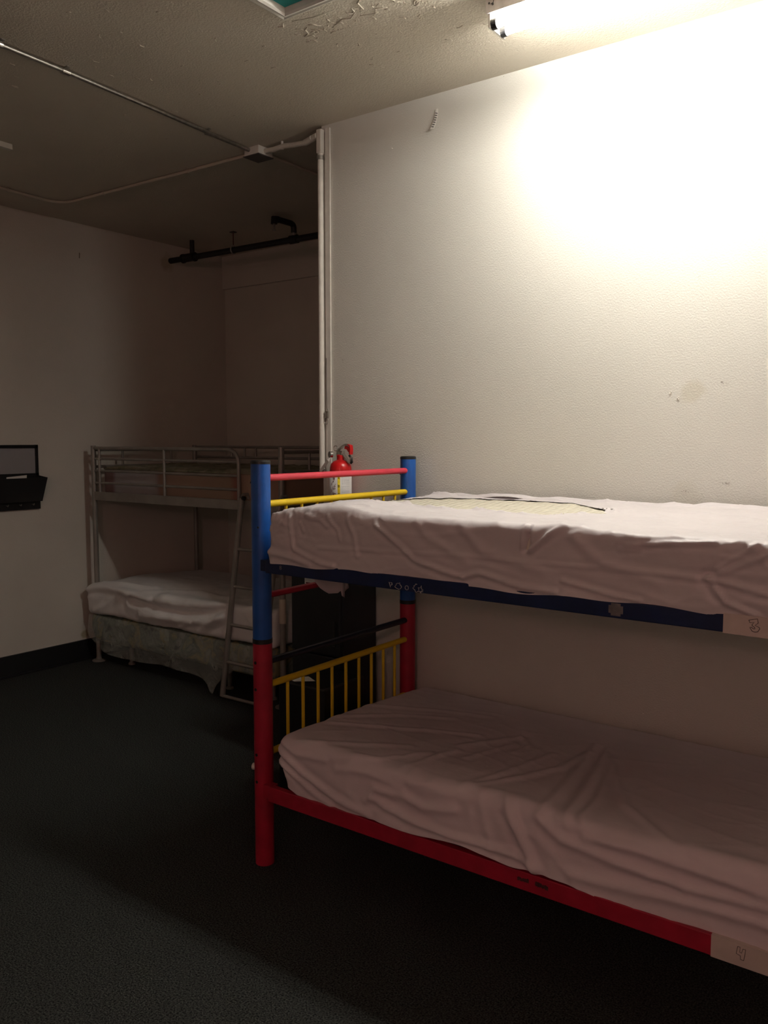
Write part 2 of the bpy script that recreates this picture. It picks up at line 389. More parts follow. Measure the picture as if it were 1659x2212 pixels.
# slats / mesh deck under each mattress
for z, m_, nm in ((1.195, m_dark, 'upper'), (.315, m_dark, 'lower')):
    for k in range(9):
        x = PX + .12 + k * .22
        obj('slat', B(x, x + .05, 2.318, PY1 - .002, z, z + .012), m_, bunk)
# number tapes and stickers on the rails
tp = obj('number_tape', B(-.576, -.390, 2.2885, 2.3185, 1.1745, 1.2275), m_tape, ur); tp['label'] = 'white tape numbered 3'
N3 = [(-0.5111, 1.2199), (-0.4905, 1.2259), (-0.4879, 1.2154), (-0.4959, 1.208), (-0.4854, 1.2041), (-0.4841, 1.2006), (-0.4884, 1.1925), (-0.4953, 1.1906), (-0.5023, 1.1925), (-0.5078, 1.2012), (-0.5044, 1.2025), (-0.499, 1.1986), (-0.4956, 1.199), (-0.4961, 1.2027), (-0.5024, 1.2066), (-0.5029, 1.2093), (-0.4979, 1.2156), (-0.5083, 1.2139), (-0.5111, 1.2199)]
N4 = [(-0.5067, 0.3432), (-0.5005, 0.3434), (-0.5012, 0.3293), (-0.4962, 0.3284), (-0.4935, 0.3405), (-0.4864, 0.341), (-0.4885, 0.3237), (-0.4905, 0.3097), (-0.4983, 0.3096), (-0.499, 0.3197), (-0.5098, 0.3226), (-0.5067, 0.3432)]
strokes('numeral', [[(x * 1.0035, z - .0035) for x, z in N3]], 2.2885, .0008, m_ink, ur)
tp = obj('number_tape', B(-.578, -.390, 2.2885, 2.3185, .2815, .3435), m_tape, lr); tp['label'] = 'white tape numbered 4'
strokes('numeral', [[(x * 1.006, z - .008) for x, z in N4]], 2.2885, .0008, m_ink, lr)
bm = B(-.888, -.846, 2.2887, 2.2899, 1.183, 1.219)
bmesh.ops.bevel(bm, geom=[e for e in bm.edges if abs((e.verts[0].co - e.verts[1].co).y) > .0005], offset=.007, segments=4, affect='EDGES')
o = obj('sticker', bm, m_clear, ur); o['label'] = 'worn clear square sticker'
def ring_pts(cx, cz, rx, rz, a0=0, a1=6.283, n=12, jit=.0):
    return [(cx + rx * math.cos(a0 + (a1 - a0) * i / n) * (1 + jit * random.uniform(-1, 1)), cz + rz * math.sin(a0 + (a1 - a0) * i / n) * (1 + jit * random.uniform(-1, 1))) for i in range(n + 1)]
random.seed(5)
res = [[(-1.658, 1.200), (-1.652, 1.183)], ring_pts(-1.652, 1.195, .007, .0045, -1.5, 1.6, 6, .2),
       ring_pts(-1.620, 1.192, .012, .010, 0, 6.3, 14, .35), ring_pts(-1.585, 1.188, .007, .007, 0, 6.3, 12, .05),
       ring_pts(-1.545, 1.191, .014, .011, 1.5, 5.0, 10, .3), ring_pts(-1.530, 1.188, .008, .009, 0, 6.3, 10, .5), [(-1.54, 1.180), (-1.520, 1.1815)]]
strokes('sticker_residue', res, 2.2896, .0011, m_residue, ur)
strokes('scratched_mark', [ring_pts(-2.157, 1.207, .004, .0035, 0, 6.3, 8, .1), ring_pts(-2.157, 1.200, .0045, .0035, 0, 6.3, 8, .1)], 2.2896, .0007, m_residue, ur)
for cx, cz, wd in ((-1.143, .316, .020), (-1.080, .317, .022)):
    bm = bmesh.new(); n = 14; top = []; bo = []
    for q in range(n + 1):
        x = cx - wd + 2 * wd * q / n
        top.append(bm.verts.new((x, 2.2895, cz + .007 + random.uniform(-.004, .003)))); bo.append(bm.verts.new((x, 2.2895, cz - .007 + random.uniform(-.003, .004))))
    for q in range(n): bm.faces.new((bo[q], bo[q + 1], top[q + 1], top[q]))
    obj('sticker_residue', bm, m_reddish, lr)


# ------------------------------------------------------------------ soft bodies
def soft_box(x0, x1, y0, y1, z0, z1, step, rad, sides=('top', 'front', 'back', 'left', 'right'), bottom=False):
    """rounded box surface as one grid-built mesh; returns bmesh, welded"""
    bm_ = bmesh.new()
    nx = max(2, int((x1 - x0) / step)); ny = max(2, int((y1 - y0) / step)); nz = max(2, int((z1 - z0) / step))
    def grid(f, n, m_):
        g = [[bm_.verts.new(f(i / n, j / m_)) for j in range(m_ + 1)] for i in range(n + 1)]
        for i in range(n):
            for j in range(m_): bm_.faces.new((g[i][j], g[i + 1][j], g[i + 1][j + 1], g[i][j + 1]))
    X = lambda a: x0 + a * (x1 - x0); Y = lambda a: y0 + a * (y1 - y0); Z = lambda a: z0 + a * (z1 - z0)
    grid(lambda a, b: (X(a), Y(b), z1), nx, ny)
    grid(lambda a, b: (X(a), y0, Z(b)), nx, nz); grid(lambda a, b: (X(a), y1, Z(b)), nx, nz)
    grid(lambda a, b: (x0, Y(a), Z(b)), ny, nz); grid(lambda a, b: (x1, Y(a), Z(b)), ny, nz)
    if bottom: grid(lambda a, b: (X(a), Y(b), z0), nx, ny)
    bmesh.ops.remove_doubles(bm_, verts=bm_.verts[:], dist=step * .2)
    bmesh.ops.recalc_face_normals(bm_, faces=bm_.faces[:])
    if sum(f.normal.z * f.calc_area() for f in bm_.faces) < 0 and not bottom:
        bmesh.ops.reverse_faces(bm_, faces=bm_.faces[:])
    co_ = np.array([v.co[:] for v in bm_.verts])
    lo = np.array([x0 + rad, y0 + rad, z0 + (rad if bottom else -10)]); hi = np.array([x1 - rad, y1 - rad, z1 - rad])
    q = np.clip(co_, lo, hi); d = co_ - q; ln = np.linalg.norm(d, axis=1, keepdims=True); ln[ln == 0] = 1
    nrm = d / ln
    out = q + nrm * rad
    return bm_, out, nrm
def seg_dist(P, pl):
    best = np.full(len(P), 1e9)
    for a, b in zip(pl, pl[1:]):
        a = np.array(a); b = np.array(b); ab = b - a; L2 = max(1e-9, ab @ ab)
        tt = np.clip(((P - a) @ ab) / L2, 0, 1); dd = np.linalg.norm(P - (a + tt[:, None] * ab), axis=1)
        best = np.minimum(best, dd)
    return best
def fold(P, pl, h, w_):
    d = seg_dist(P, pl)
    # crest with a shallow trough either side
    return h * np.exp(-(d / w_) ** 2) - .45 * h * np.exp(-((d - 2.0 * w_) / (1.3 * w_)) ** 2)
def nz_(co_, s, amp, seed=0.0, stretch=(1, 1, 1)):
    return np.array([noise.fractal(Vector((c[0] * s * stretch[0] + seed, c[1] * s * stretch[1], c[2] * s * stretch[2])), 1.0, 2.0, 4) for c in co_]) * amp
def crease(co_, s, amp, seed=0.0, stretch=(1, 1, 1)):
    """sharp ridged creases"""
    return np.array([(1 - abs(noise.noise(Vector((c[0] * s * stretch[0] + seed, c[1] * s * stretch[1], c[2] * s * stretch[2]))) * 2.2)) for c in co_]).clip(0, 1) ** 4 * amp
def setco(bm_, co_):
    for v, c in zip(bm_.verts, co_): v.co = c

# ---- upper mattress: quilted body + torn plastic-fabric cover
UM = thing('mattress', 'upper bunk mattress in a torn white cover showing quilted beige ticking', 'mattress', (-1.3, 2.8, 1.226))
X0, X1, Y0, Y1, Z0, Z1 = -2.218, -0.335, 2.290, 3.372, 1.214, 1.421
bm, P, N = soft_box(X0 + .016, X1 - .016, Y0 + .016, Y1 - .016, Z0 + .006, Z1 - .004, .015, .045, bottom=True)
P[:, 2] = np.where(P[:, 2] > 1.3, P[:, 2] - .0025 * np.abs(np.sin(P[:, 0] * 26 + P[:, 1] * 20)) - .0025 * np.abs(np.sin(P[:, 1] * 26)), P[:, 2])
HOLE0 = [(-2.215, 2.73), (-2.04, 2.66), (-1.90, 2.66), (-1.66, 2.60), (-1.55, 2.68), (-1.44, 2.66), (-1.27, 2.64), (-1.13, 2.84), (-1.12, 2.93), (-1.24, 3.07), (-1.42, 3.27), (-1.63, 3.30), (-1.967, 3.25), (-2.12, 3.09), (-2.19, 2.90)]
c0 = np.array([[x, y] for x, y in HOLE0]).mean(0)
far0 = np.clip((np.hypot((P[:, 0] + 1.65) / .70, (P[:, 1] - 2.96) / .42) - 1.0) / .3, 0, 1)
P[:, 2] -= np.where(P[:, 2] > 1.3, .014 * far0, 0)
setco(bm, P); obj('quilted_body', bm, m_quilt, UM, smooth=True)
bm, P, N = soft_box(X0, X1, Y0, Y1, Z0, Z1, .0065, .026)
FZ = P[:, [0, 2]]; TP = P[:, [0, 1]]
wf = np.clip(-N[:, 1], 0, 1); wt = np.clip(N[:, 2], 0, 1); wl = np.clip(-N[:, 0], 0, 1)
disp = np.zeros(len(P))
UF = [([(-1.714, 1.39), (-1.627, 1.335), (-1.554, 1.283), (-1.445, 1.255), (-1.369, 1.243)], .009, .010),
      ([(-2.106, 1.395), (-2.10, 1.33), (-2.091, 1.275), (-1.958, 1.235), (-1.90, 1.226)], .009, .010),
      ([(-1.968, 1.293), (-1.387, 1.312), (-0.778, 1.314), (-0.40, 1.300)], .0035, .007),
      ([(-1.139, 1.347), (-1.075, 1.40), (-1.02, 1.430)], .012, .010),
      ([(-1.369, 1.244), (-1.31, 1.263), (-1.167, 1.236), (-1.055, 1.227)], .009, .010),
      ([(-0.846, 1.385), (-0.72, 1.400), (-0.60, 1.408)], .008, .007), ([(-0.86, 1.372), (-0.80, 1.378)], .006, .005),
      ([(-0.62, 1.314), (-0.53, 1.36), (-0.42, 1.41)], .006, .009), ([(-0.62, 1.314), (-0.47, 1.287), (-.38, 1.28)], .008, .010),
      ([(-0.62, 1.314), (-0.572, 1.255), (-.50, 1.225)], .009, .010), ([(-0.62, 1.314), (-0.911, 1.325)], .004, .010),
      ([(-0.60, 1.34), (-0.50, 1.41)], .005, .007), ([(-1.03, 1.266), (-0.868, 1.236), (-.80, 1.225)], .007, .010),
      ([(-1.838, 1.400), (-1.81, 1.35), (-1.795, 1.278)], .006, .010), ([(-1.93, 1.402), (-1.88, 1.36), (-1.87, 1.322)], .005, .006),
      ([(-2.03, 1.40), (-1.96, 1.392), (-1.93, 1.37)], .006, .005), ([(-2.06, 1.38), (-2.04, 1.345)], .005, .004),
      ([(-1.55, 1.41), (-1.50, 1.36), (-1.36, 1.30)], .004, .018), ([(-1.38, 1.41), (-1.30, 1.33), (-1.10, 1.29)], .004, .018),
      ([(-1.0, 1.40), (-.93, 1.34), (-.75, 1.29)], .004, .02), ([(-2.22, 1.26), (-2.15, 1.25), (-2.02, 1.232)], .010, .014)]
for pl, h, ww in UF: disp += wf * fold(FZ, pl, h * .9, max(.0048, ww * .72))
# slit where the cover split: a narrow valley with a lip
d = seg_dist(FZ, [(-1.146, 1.43), (-1.149, 1.385), (-1.151, 1.352)])
disp -= wf * .030 * np.exp(-(d / .0065) ** 2)
disp += wf * .008 * np.exp(-((seg_dist(FZ, [(-1.158, 1.42), (-1.16, 1.355)])) / .006) ** 2)
disp += nz_(P, 5, .0025, 3.1) * (0.3 + wf) + crease(P, 3.0, .003, 8.2, (1, 1, 2.4)) * wf + crease(P, 8.0, .0016, 48.2, (1, 1, 1.8)) * wf
cornerw = np.clip(1 - np.hypot(P[:, 0] - X0, (P[:, 2] - Z1) * 1.3) / .30, 0, 1)
disp += cornerw * (crease(P, 20, .005, 1.7) + crease(P, 36, .0035, 5.7)) * (wf + wl + wt * .6)
rc = np.clip(1 - np.hypot(P[:, 0] + .48, (P[:, 2] - Z1)) / .20, 0, 1)
disp += rc * crease(P, 24, .007, 21.7) * (wf + .5 * wt)
topedge = np.clip(1 - np.abs(P[:, 2] - 1.405) / .03, 0, 1) * np.clip(wf + wt, 0, 1)
disp += topedge * crease(P, 16, .003, 2.2, (1.6, 1, 1))
disp += wt * (nz_(P, 4, .004, 9.0) + crease(P, 9, .004, 4.4))
HD0 = seg_dist(TP, HOLE0 + HOLE0[:1])
disp *= 1 - wt * .85 * np.exp(-(HD0 / .08) ** 2)
# hump at the head end, raised lip at the back
hump = wt * .038 * np.exp(-((P[:, 0] + 1.90) / .17) ** 2) * np.exp(-((P[:, 1] - 2.45) / .20) ** 2)
hump += wt * .012 * np.exp(-((P[:, 0] + 1.02) / .10) ** 2) * np.exp(-((P[:, 1] - 2.35) / .10) ** 2)
lipd = np.abs(P[:, 1] - (3.325 + .012 * np.sin(P[:, 0] * 9) + .006 * np.sin(P[:, 0] * 31)))
hump += wt * .010 * np.exp(-(lipd / .012) ** 2) * (1 + .5 * np.sin(P[:, 0] * 23))
# torn opening
HOLE = [(-2.215, 2.73), (-2.04, 2.66), (-1.90, 2.66), (-1.66, 2.60), (-1.55, 2.68), (-1.44, 2.66), (-1.27, 2.64), (-1.13, 2.84), (-1.12, 2.93), (-1.24, 3.07), (-1.42, 3.27), (-1.63, 3.30), (-1.967, 3.25), (-2.12, 3.09), (-2.19, 2.90)]
hd = seg_dist(TP, HOLE + HOLE[:1])
def inside(pts, poly):
    x, y = pts[:, 0], pts[:, 1]; ins = np.zeros(len(pts), bool); n = len(poly)
    for i in range(n):
        xa, ya = poly[i]; xb, yb = poly[(i + 1) % n]
        c = ((ya > y) != (yb > y)) & (x < (xb - xa) * (y - ya) / (yb - ya + 1e-12) + xa); ins ^= c
    return ins
jit = nz_(P, 16, .03, 12.0)
INS = inside(TP + np.stack([jit, -jit], 1), HOLE) & (P[:, 2] > 1.39)
front_edge = np.clip((2.86 - P[:, 1]) / .12, 0, 1)
curl = wt * np.exp(-(hd / .02) ** 2) * (.004 + np.clip(nz_(P, 22, .014, 5.5), 0, 1)) * (front_edge + .15) - wt * .004 * np.exp(-(hd / .03) ** 2) * (1 - front_edge)
curl += wt * np.exp(-((np.hypot((P[:, 0] + 1.22) / 1.5, P[:, 1] - 2.93)) / .09) ** 2) * (.006 + crease(P, 16, .022, 6.6))
P2 = P + N * disp[:, None]; P2[:, 2] += hump + curl
# wavy hem tucked at the rail
hem = np.clip(1 - (P[:, 2] - Z0) / .05, 0, 1) * wf
P2[:, 2] += hem * (.005 * np.sin(P[:, 0] * 7.1 + 1) + .003 * np.sin(P[:, 0] * 23) + .006)
P2[:, 1] -= hem * .004 * np.sin(P[:, 0] * 5.3 + .4)
# bulge at bottom left corner
nearL = np.exp(-((P[:, 0] - X0) / .07) ** 2)
P2[:, 0] += nearL * .026 * np.clip((P[:, 2] - 1.34) / .08, 0, 1) ** 1.5
P2[:, 2] -= .016 * np.exp(-((P[:, 0] - X0) / .05) ** 2) * wt
bc = np.exp(-((P[:, 0] - X0) / .06) ** 2) * np.exp(-((P[:, 2] - 1.245) / .03) ** 2); P2[:, 0] -= bc * .014
setco(bm, P2)
bm.verts.ensure_lookup_table()
bad = {v for v, i in zip(list(bm.verts), INS) if i}
bmesh.ops.delete(bm, geom=[f for f in bm.faces if all(v in bad for v in f.verts)], context='FACES')
o = obj('torn_cover', bm, m_cloth, UM, smooth=True); o['label'] = 'white wrinkled torn cover'
# long loose strip of the cover along the back
bm = bmesh.new(); n = 90; rows = []
for i in range(n + 1):
    x = -2.05 + i * 1.70 / n
    y = 3.345 + .010 * math.sin(x * 8); z = 1.430 + .006 * math.sin(x * 6.3) + .004 * math.sin(x * 21 + 1)
    rows.append([bm.verts.new(p) for p in ((x, y - .030, z - .010), (x, y - .012, z + .002 + .003 * math.sin(x * 40)), (x, y + .008, z), (x, y + .020, z - .014))])
for a, b in zip(rows, rows[1:]):
    for k in range(3): bm.faces.new((a[k], b[k], b[k + 1], a[k + 1]))
o = obj('cover_edge_fold', bm, m_cloth, UM, smooth=True)
# torn flap hanging at the head end below the rail
FLAP = [(2.575, 1.20), (2.5926, 1.1126), (2.6212, 1.0703), (2.6505, 1.0525), (2.6952, 1.0342), (2.7318, 1.0328), (2.7565, 1.0391), (2.7626, 1.0163), (2.7971, 1.003), (2.7877, 1.0185), (2.8099, 1.0333), (2.8196, 1.042), (2.81, 1.0514), (2.83, 1.0745), (2.85, 1.20)]
bm = bmesh.new(); cols_ = []
up = Vector((0, 0, 1))
for k, (y, z) in enumerate(FLAP[1:-1]):
    col = []
    for j in range(9):
        f = j / 8; yy = 2.70 + (y - 2.70) * (1 - .35 * f); zz = z + (1.215 - z) * f
        col.append(bm.verts.new((-2.254 + .010 * math.sin(yy * 60) * (1 - f) + .012 * f + .004 * math.sin(k * 2.1), yy, zz)))
    cols_.append(col)
for a, b in zip(cols_, cols_[1:]):
    for j in range(8): bm.faces.new((a[j], b[j], b[j + 1], a[j + 1]))
o = obj('hanging_flap', bm, m_cloth2, UM, smooth=True); o['label'] = 'torn flap hanging under the rail'
md = o.modifiers.new('s', 'SOLIDIFY'); md.thickness = .0015

# ---- lower mattress
LMt = thing('mattress', 'lower bunk mattress in a wrinkled pinkish white sheet on the red rail', 'mattress', (-1.3, 2.8, .342))
X0, X1, Y0, Y1, Z0, Z1 = -2.203, -0.335, 2.298, 3.355, .338, .552
bm, P, N = soft_box(X0 + .012, X1 - .012, Y0 + .04, Y1 - .012, Z0 - .008, Z1 - .014, .04, .05, bottom=True)
sl_ = lambda P_: -.058 * np.clip((P_[:, 1] - 2.45) / .9, 0, 1) * np.clip((P_[:, 2] - Z0) / .2, 0, 1)
P[:, 2] += sl_(P)
setco(bm, P); obj('mattress_body', bm, m_quilt, LMt, smooth=True)
bm, P, N = soft_box(X0, X1, Y0, Y1, Z0, Z1, .0075, .045)
FZ = P[:, [0, 2]]; TP = P[:, [0, 1]]
wf = np.clip(-N[:, 1], 0, 1); wt = np.clip(N[:, 2], 0, 1); wl = np.clip(-N[:, 0], 0, 1)
disp = np.zeros(len(P))
LT = [([(-2.15, 2.278), (-2.02, 2.33), (-1.722, 2.516)], .007, .020), ([(-1.90, 2.30), (-1.739, 2.338), (-1.70, 2.40)], .007, .012), ([(-1.93, 2.30), (-1.723, 2.34), (-1.627, 2.51)], .005, .016),
      ([(-2.137, 2.55), (-1.797, 2.728), (-1.605, 2.813)], .007, .018), ([(-1.587, 2.30), (-1.589, 2.653), (-1.472, 2.902)], .007, .022),
      ([(-1.65, 2.30), (-1.607, 2.40), (-1.567, 2.60)], .005, .015), ([(-1.40, 2.29), (-1.33, 2.454), (-1.299, 2.679), (-1.286, 2.799)], .008, .018),
      ([(-1.35, 2.34), (-1.262, 2.49), (-1.199, 2.683), (-1.194, 2.905)], .008, .018), ([(-1.089, 2.313), (-1.117, 2.549), (-1.205, 3.016)], .011, .020),
      ([(-1.012, 2.293), (-1.039, 2.487), (-1.156, 3.011)], .010, .016), ([(-0.965, 2.293), (-0.985, 2.487), (-1.106, 2.95)], .006, .014),
      ([(-1.141, 2.944), (-0.892, 2.484), (-0.683, 2.30)], .009, .018), ([(-1.462, 2.909), (-1.399, 2.832), (-1.4, 2.715)], .006, .016),
      ([(-2.2, 2.60), (-2.01, 2.827), (-1.8, 2.95)], .006, .02), ([(-2.2, 2.85), (-1.95, 3.0), (-1.7, 3.08)], .006, .02), ([(-1.5, 3.0), (-1.45, 2.8), (-1.50, 2.55)], .006, .016)]
for pl, h, ww in LT: disp += wt * fold(TP, pl, h * .62, ww * .8)
LF = [([(-2.20, 0.50), (-2.06, 0.43), (-1.899, 0.379), (-1.75, 0.353)], .012, .014), ([(-2.175, 0.529), (-2.099, 0.5), (-1.954, 0.51)], .006, .012),
      ([(-1.763, 0.404), (-1.724, 0.457), (-1.61, 0.464), (-1.525, 0.445), (-1.397, 0.469)], .012, .016),
      ([(-1.737, 0.421), (-1.585, 0.387), (-1.396, 0.369), (-1.18, 0.383), (-1.108, 0.357)], .012, .014),
      ([(-1.214, 0.547), (-1.16, 0.45), (-1.105, 0.35)], .018, .018), ([(-1.102, 0.529), (-1.023, 0.477), (-0.847, 0.457), (-0.637, 0.445), (-0.38, 0.461)], .013, .016),
      ([(-0.948, 0.500), (-0.805, 0.515), (-0.64, 0.505), (-0.38, 0.485)], .010, .016), ([(-0.982, 0.378), (-0.717, 0.402), (-0.40, 0.417)], .011, .018),
      ([(-1.898, 0.49), (-1.763, 0.511), (-1.61, 0.485)], .006, .014), ([(-1.309, 0.542), (-1.264, 0.378)], .006, .018), ([(-2.19, .45), (-2.0, .37), (-1.93, .35)], .010, .012)]
for pl, h, ww in LF: disp += wf * fold(FZ, pl, h * .8, ww * .85)
disp += nz_(P, 4, .004, 23.1) * (.3 + wf) + crease(P, 4.5, .004, 18.2) * wf + crease(P, 3.5, .002, 2.2, (1, 2.2, 1)) * wt + crease(P, 10, .0015, 52.2, (1, .5, 1)) * (wt + wf)
P2 = P + N * disp[:, None]; P2[:, 2] += sl_(P)
# the seam line where top turns into side wanders
P2[:, 2] += np.exp(-((P[:, 1] - (Y0 + .03)) / .03) ** 2) * wt * .006 * np.sin(P[:, 0] * 9)
hem = np.clip(1 - (P[:, 2] - Z0) / .07, 0, 1) * wf
arch = .010 * np.sin(P[:, 0] * 5.0 + 2) + .005 * np.sin(P[:, 0] * 17)
P2[:, 2] += hem * (arch + .008); P2[:, 1] -= hem * .016 * np.clip(np.sin((P[:, 0] + 1.9) * 2.6), -.2, 1) - hem * .002
# rounded tuck at the lower left corner
ct = np.clip(1 - np.hypot(P[:, 0] - X0, P[:, 2] - Z0) / .11, 0, 1) * (wf + wl).clip(0, 1); P2[:, 0] += ct * .045; P2[:, 2] += ct * .02
P2[:, 0] -= .028 * np.clip((P[:, 1] - 2.45) / .5, 0, 1) * np.exp(-((P[:, 0] - X0) / .10) ** 2)
setco(bm, P2); o = obj('fitted_sheet', bm, m_cloth2, LMt, smooth=True); o['label'] = 'wrinkled pinkish white sheet'

# ------------------------------------------------------------------ grey steel bunk bed
GX0, GX1, GY0, GY1, GZ = -5.490, -3.584, 3.820, 4.800, 1.632
G = thing('bunk_bed', 'grey tubular steel bunk bed with ladder in the dark corner by the left wall', 'bunk bed', (GX0, GY0, 0))
for x in (GX0, GX1):
    for y in (GY0, GY1):
        p = tobj('post', [(x, y, .012), (x, y, GZ)], .019, m_steel, G, seg=20)
        bm = bmesh.new(); lathe(bm, [(.052, 0), (.052, .006), (.040, .012), (.022, .016), (.021, .03)], x, y, 20); smooth_by_angle(obj('foot', bm, m_steel, p), 40)
tobj('post_sleeve', [(GX1, GY0, .537), (GX1, GY0, .690)], .0225, m_cream, G, seg=20)['label'] = 'cream sleeve round the post'
def gt(name, pts, r=.011, lab=None):
    o_ = tobj(name, pts, r, m_steel, G, seg=12)
    if lab: o_['label'] = lab
    return o_
# front guard with rounded right end
xe = -3.955
gt('guard_rail', [(GX0, GY0, 1.614), (xe - .12, GY0, 1.614)] + [tuple(p) for p in arc((xe, GY0, 1.614), (xe - .11, GY0, 1.614), (xe, GY0, 1.51), 10)] + [(xe, GY0, 1.27)], .0125)
for z in (1.535, 1.446, 1.357): gt('guard_rail', [(GX0, GY0, z), (xe, GY0, z)], .009)
for x in (-5.415, -4.682): gt('guard_upright', [(x, GY0 - .002, 1.612), (x, GY0 - .002, 1.28)], .010)
# rear guard
for z in (1.618, 1.535): gt('guard_rail', [(GX0, GY1, z), (GX1, GY1, z)], .011)
for x in (-5.05, -4.90, -4.775, -3.95): gt('guard_upright', [(x, GY1, 1.618), (x, GY1, 1.535)], .009)
# ends
for x in (GX0, GX1):
    for z in (1.600, 1.475, 1.27, .32, .16): gt('end_rail', [(x, GY0, z), (x, GY1, z)], .011)
    for y in (4.08, 4.55): gt('end_upright', [(x, y, 1.600), (x, y, 1.475)], .009)
for y in (GY0, GY1):
    obj('side_rail', B(GX0, GX1, y - .012, y + .012, 1.228, 1.290, bev=.003), m_steel, G)
    obj('side_rail', B(GX0 + .02, GX1 - .02, y - .008, y + .008, .335, .368, bev=.002) if y == GY1 else B(GX0 + .02, GX1 - .02, y + .05, y + .066, .335, .368, bev=.002), m_steel, G)
for k in range(10):
    x = GX0 + .10 + k * .19
    gt('slat', [(x, GY0, 1.236), (x, GY1, 1.236)], .009)
# ladder
la = thing('bunk_ladder', 'grey metal ladder hooked on the front of the grey steel bunk', 'ladder', (-4.03, 3.72, 0))
def lad(name, pts, r): return tobj(name, pts, r, m_steel, la, seg=14)
top_, bot_ = Vector((-3.895, 3.785, 1.31)), Vector((-4.032, 3.722, .016))
dx = Vector((.335, 0, 0))
lad('ladder_rail', [top_, bot_], .0185); lad('ladder_rail', [top_ + dx, bot_ + dx], .0185)
for z in (.982, .741, .490, .245, .018):
    f = (z - bot_.z) / (top_.z - bot_.z); p = bot_.lerp(top_, f); lad('rung', [p, p + dx], .011)
for q in (Vector((0, 0, 0)), dx):
    p = top_ + q; lad('hook', [p, p + Vector((0, .015, .020)), p + Vector((.0, .05, .022)), p + Vector((0, .062, -.01))], .010)
    e_ = p + Vector((.022, -.012, 0)); tobj('end_cap', [e_, e_ + Vector((.016, 0, -.003))], .014, m_black, la, seg=14)

# upper mattress on the grey bunk
t = thing('mattress', 'bare patterned mattress on the top deck of the grey steel bunk', 'mattress', (-4.5, 4.3, 1.29))
bm, P, N = soft_box(-5.425, -3.615, 3.850, 4.770, 1.248, 1.480, .018, .035, bottom=True)
P = P + N * (nz_(P, 4, .010, 7.7) + crease(P, 5, .010, 3.2) * np.clip(N[:, 2], 0, 1))[:, None]; P[:, 2] = np.maximum(P[:, 2], 1.246)
setco(bm, P); o = obj('mattress_body', bm, m_upside, t, smooth=True)
o.data.materials.append(m_uptop)
for p in o.data.polygons:
    if p.normal.z > .35: p.material_index = 1
bm = bmesh.new()
for zz in (1.272, 1.462):
    tube(bm, [(-5.40, 3.847, zz), (-3.64, 3.847, zz)], .006, seg=8)
    tube(bm, [(-3.611, 3.88, zz), (-3.611, 4.74, zz)], .006, seg=8)
obj('piping', bm, m_uptop, t, smooth=True)

# lower mattress in grey-white cover
t = thing('mattress', 'sagging mattress in a greyish white cover on the lower grey bunk', 'mattress', (-4.5, 4.3, .37))
X0, X1, Y0, Y1, Z0, Z1 = -5.545, -3.612, 3.762, 4.775, .372, .600
bm, P, N = soft_box(X0, X1, Y0, Y1, Z0, Z1, .013, .04, bottom=True)
FZ = P[:, [0, 2]]; TP = P[:, [0, 1]]; wf = np.clip(-N[:, 1], 0, 1); wt = np.clip(N[:, 2], 0, 1)
disp = nz_(P, 3.5, .012, 4.0) + crease(P, 4, .008, 9.2) * (wf + .5 * wt)
for pl, h, ww in [([(-5.50, .575), (-5.3, .590), (-5.0, .565), (-4.80, .55)], .020, .020), ([(-5.0, .53), (-4.7, .505), (-4.45, .50), (-4.2, .53), (-4.05, .57)], -.028, .024),
                  ([(-4.9, .43), (-4.5, .45), (-4.2, .47), (-4.05, .52)], .014, .025), ([(-4.5, .40), (-4.35, .45)], .010, .012), ([(-5.45, .40), (-5.3, .46), (-5.2, .54)], .010, .02), ([(-4.3, .40), (-4.1, .50), (-4.02, .57)], .012, .02)]:
    disp += wf * fold(FZ, pl, h, ww)
for pl, h, ww in [([(-5.5, 3.80), (-5.2, 3.84), (-4.9, 3.90)], .016, .03), ([(-4.9, 3.80), (-4.5, 3.95), (-4.1, 3.9)], .010, .03)]:
    disp += wt * fold(TP, pl, h, ww)
P2 = P + N * disp[:, None]
lift = np.clip((P[:, 2] - .45) / .15, 0, 1)
P2[:, 2] += lift * (.035 * np.exp(-((P[:, 1] - 4.15) / .28) ** 2) * np.exp(-((P[:, 0] + 5.0) / .7) ** 2) - .030 * np.exp(-((P[:, 0] + 5.54) / .10) ** 2) + .02 * np.clip((P[:, 0] + 4.8) / 1, 0, 1))
P2[:, 2] = np.maximum(P2[:, 2], Z0 - .002)
ear = np.exp(-((P[:, 0] - X0) / .04) ** 2) * np.exp(-((P[:, 2] - Z1 + .02) / .03) ** 2) * np.exp(-((P[:, 1] - Y0) / .08) ** 2); P2[:, 0] -= ear * .018; P2[:, 1] -= ear * .02
setco(bm, P2); o = obj('mattress_cover', bm, m_cloth3, t, smooth=True)

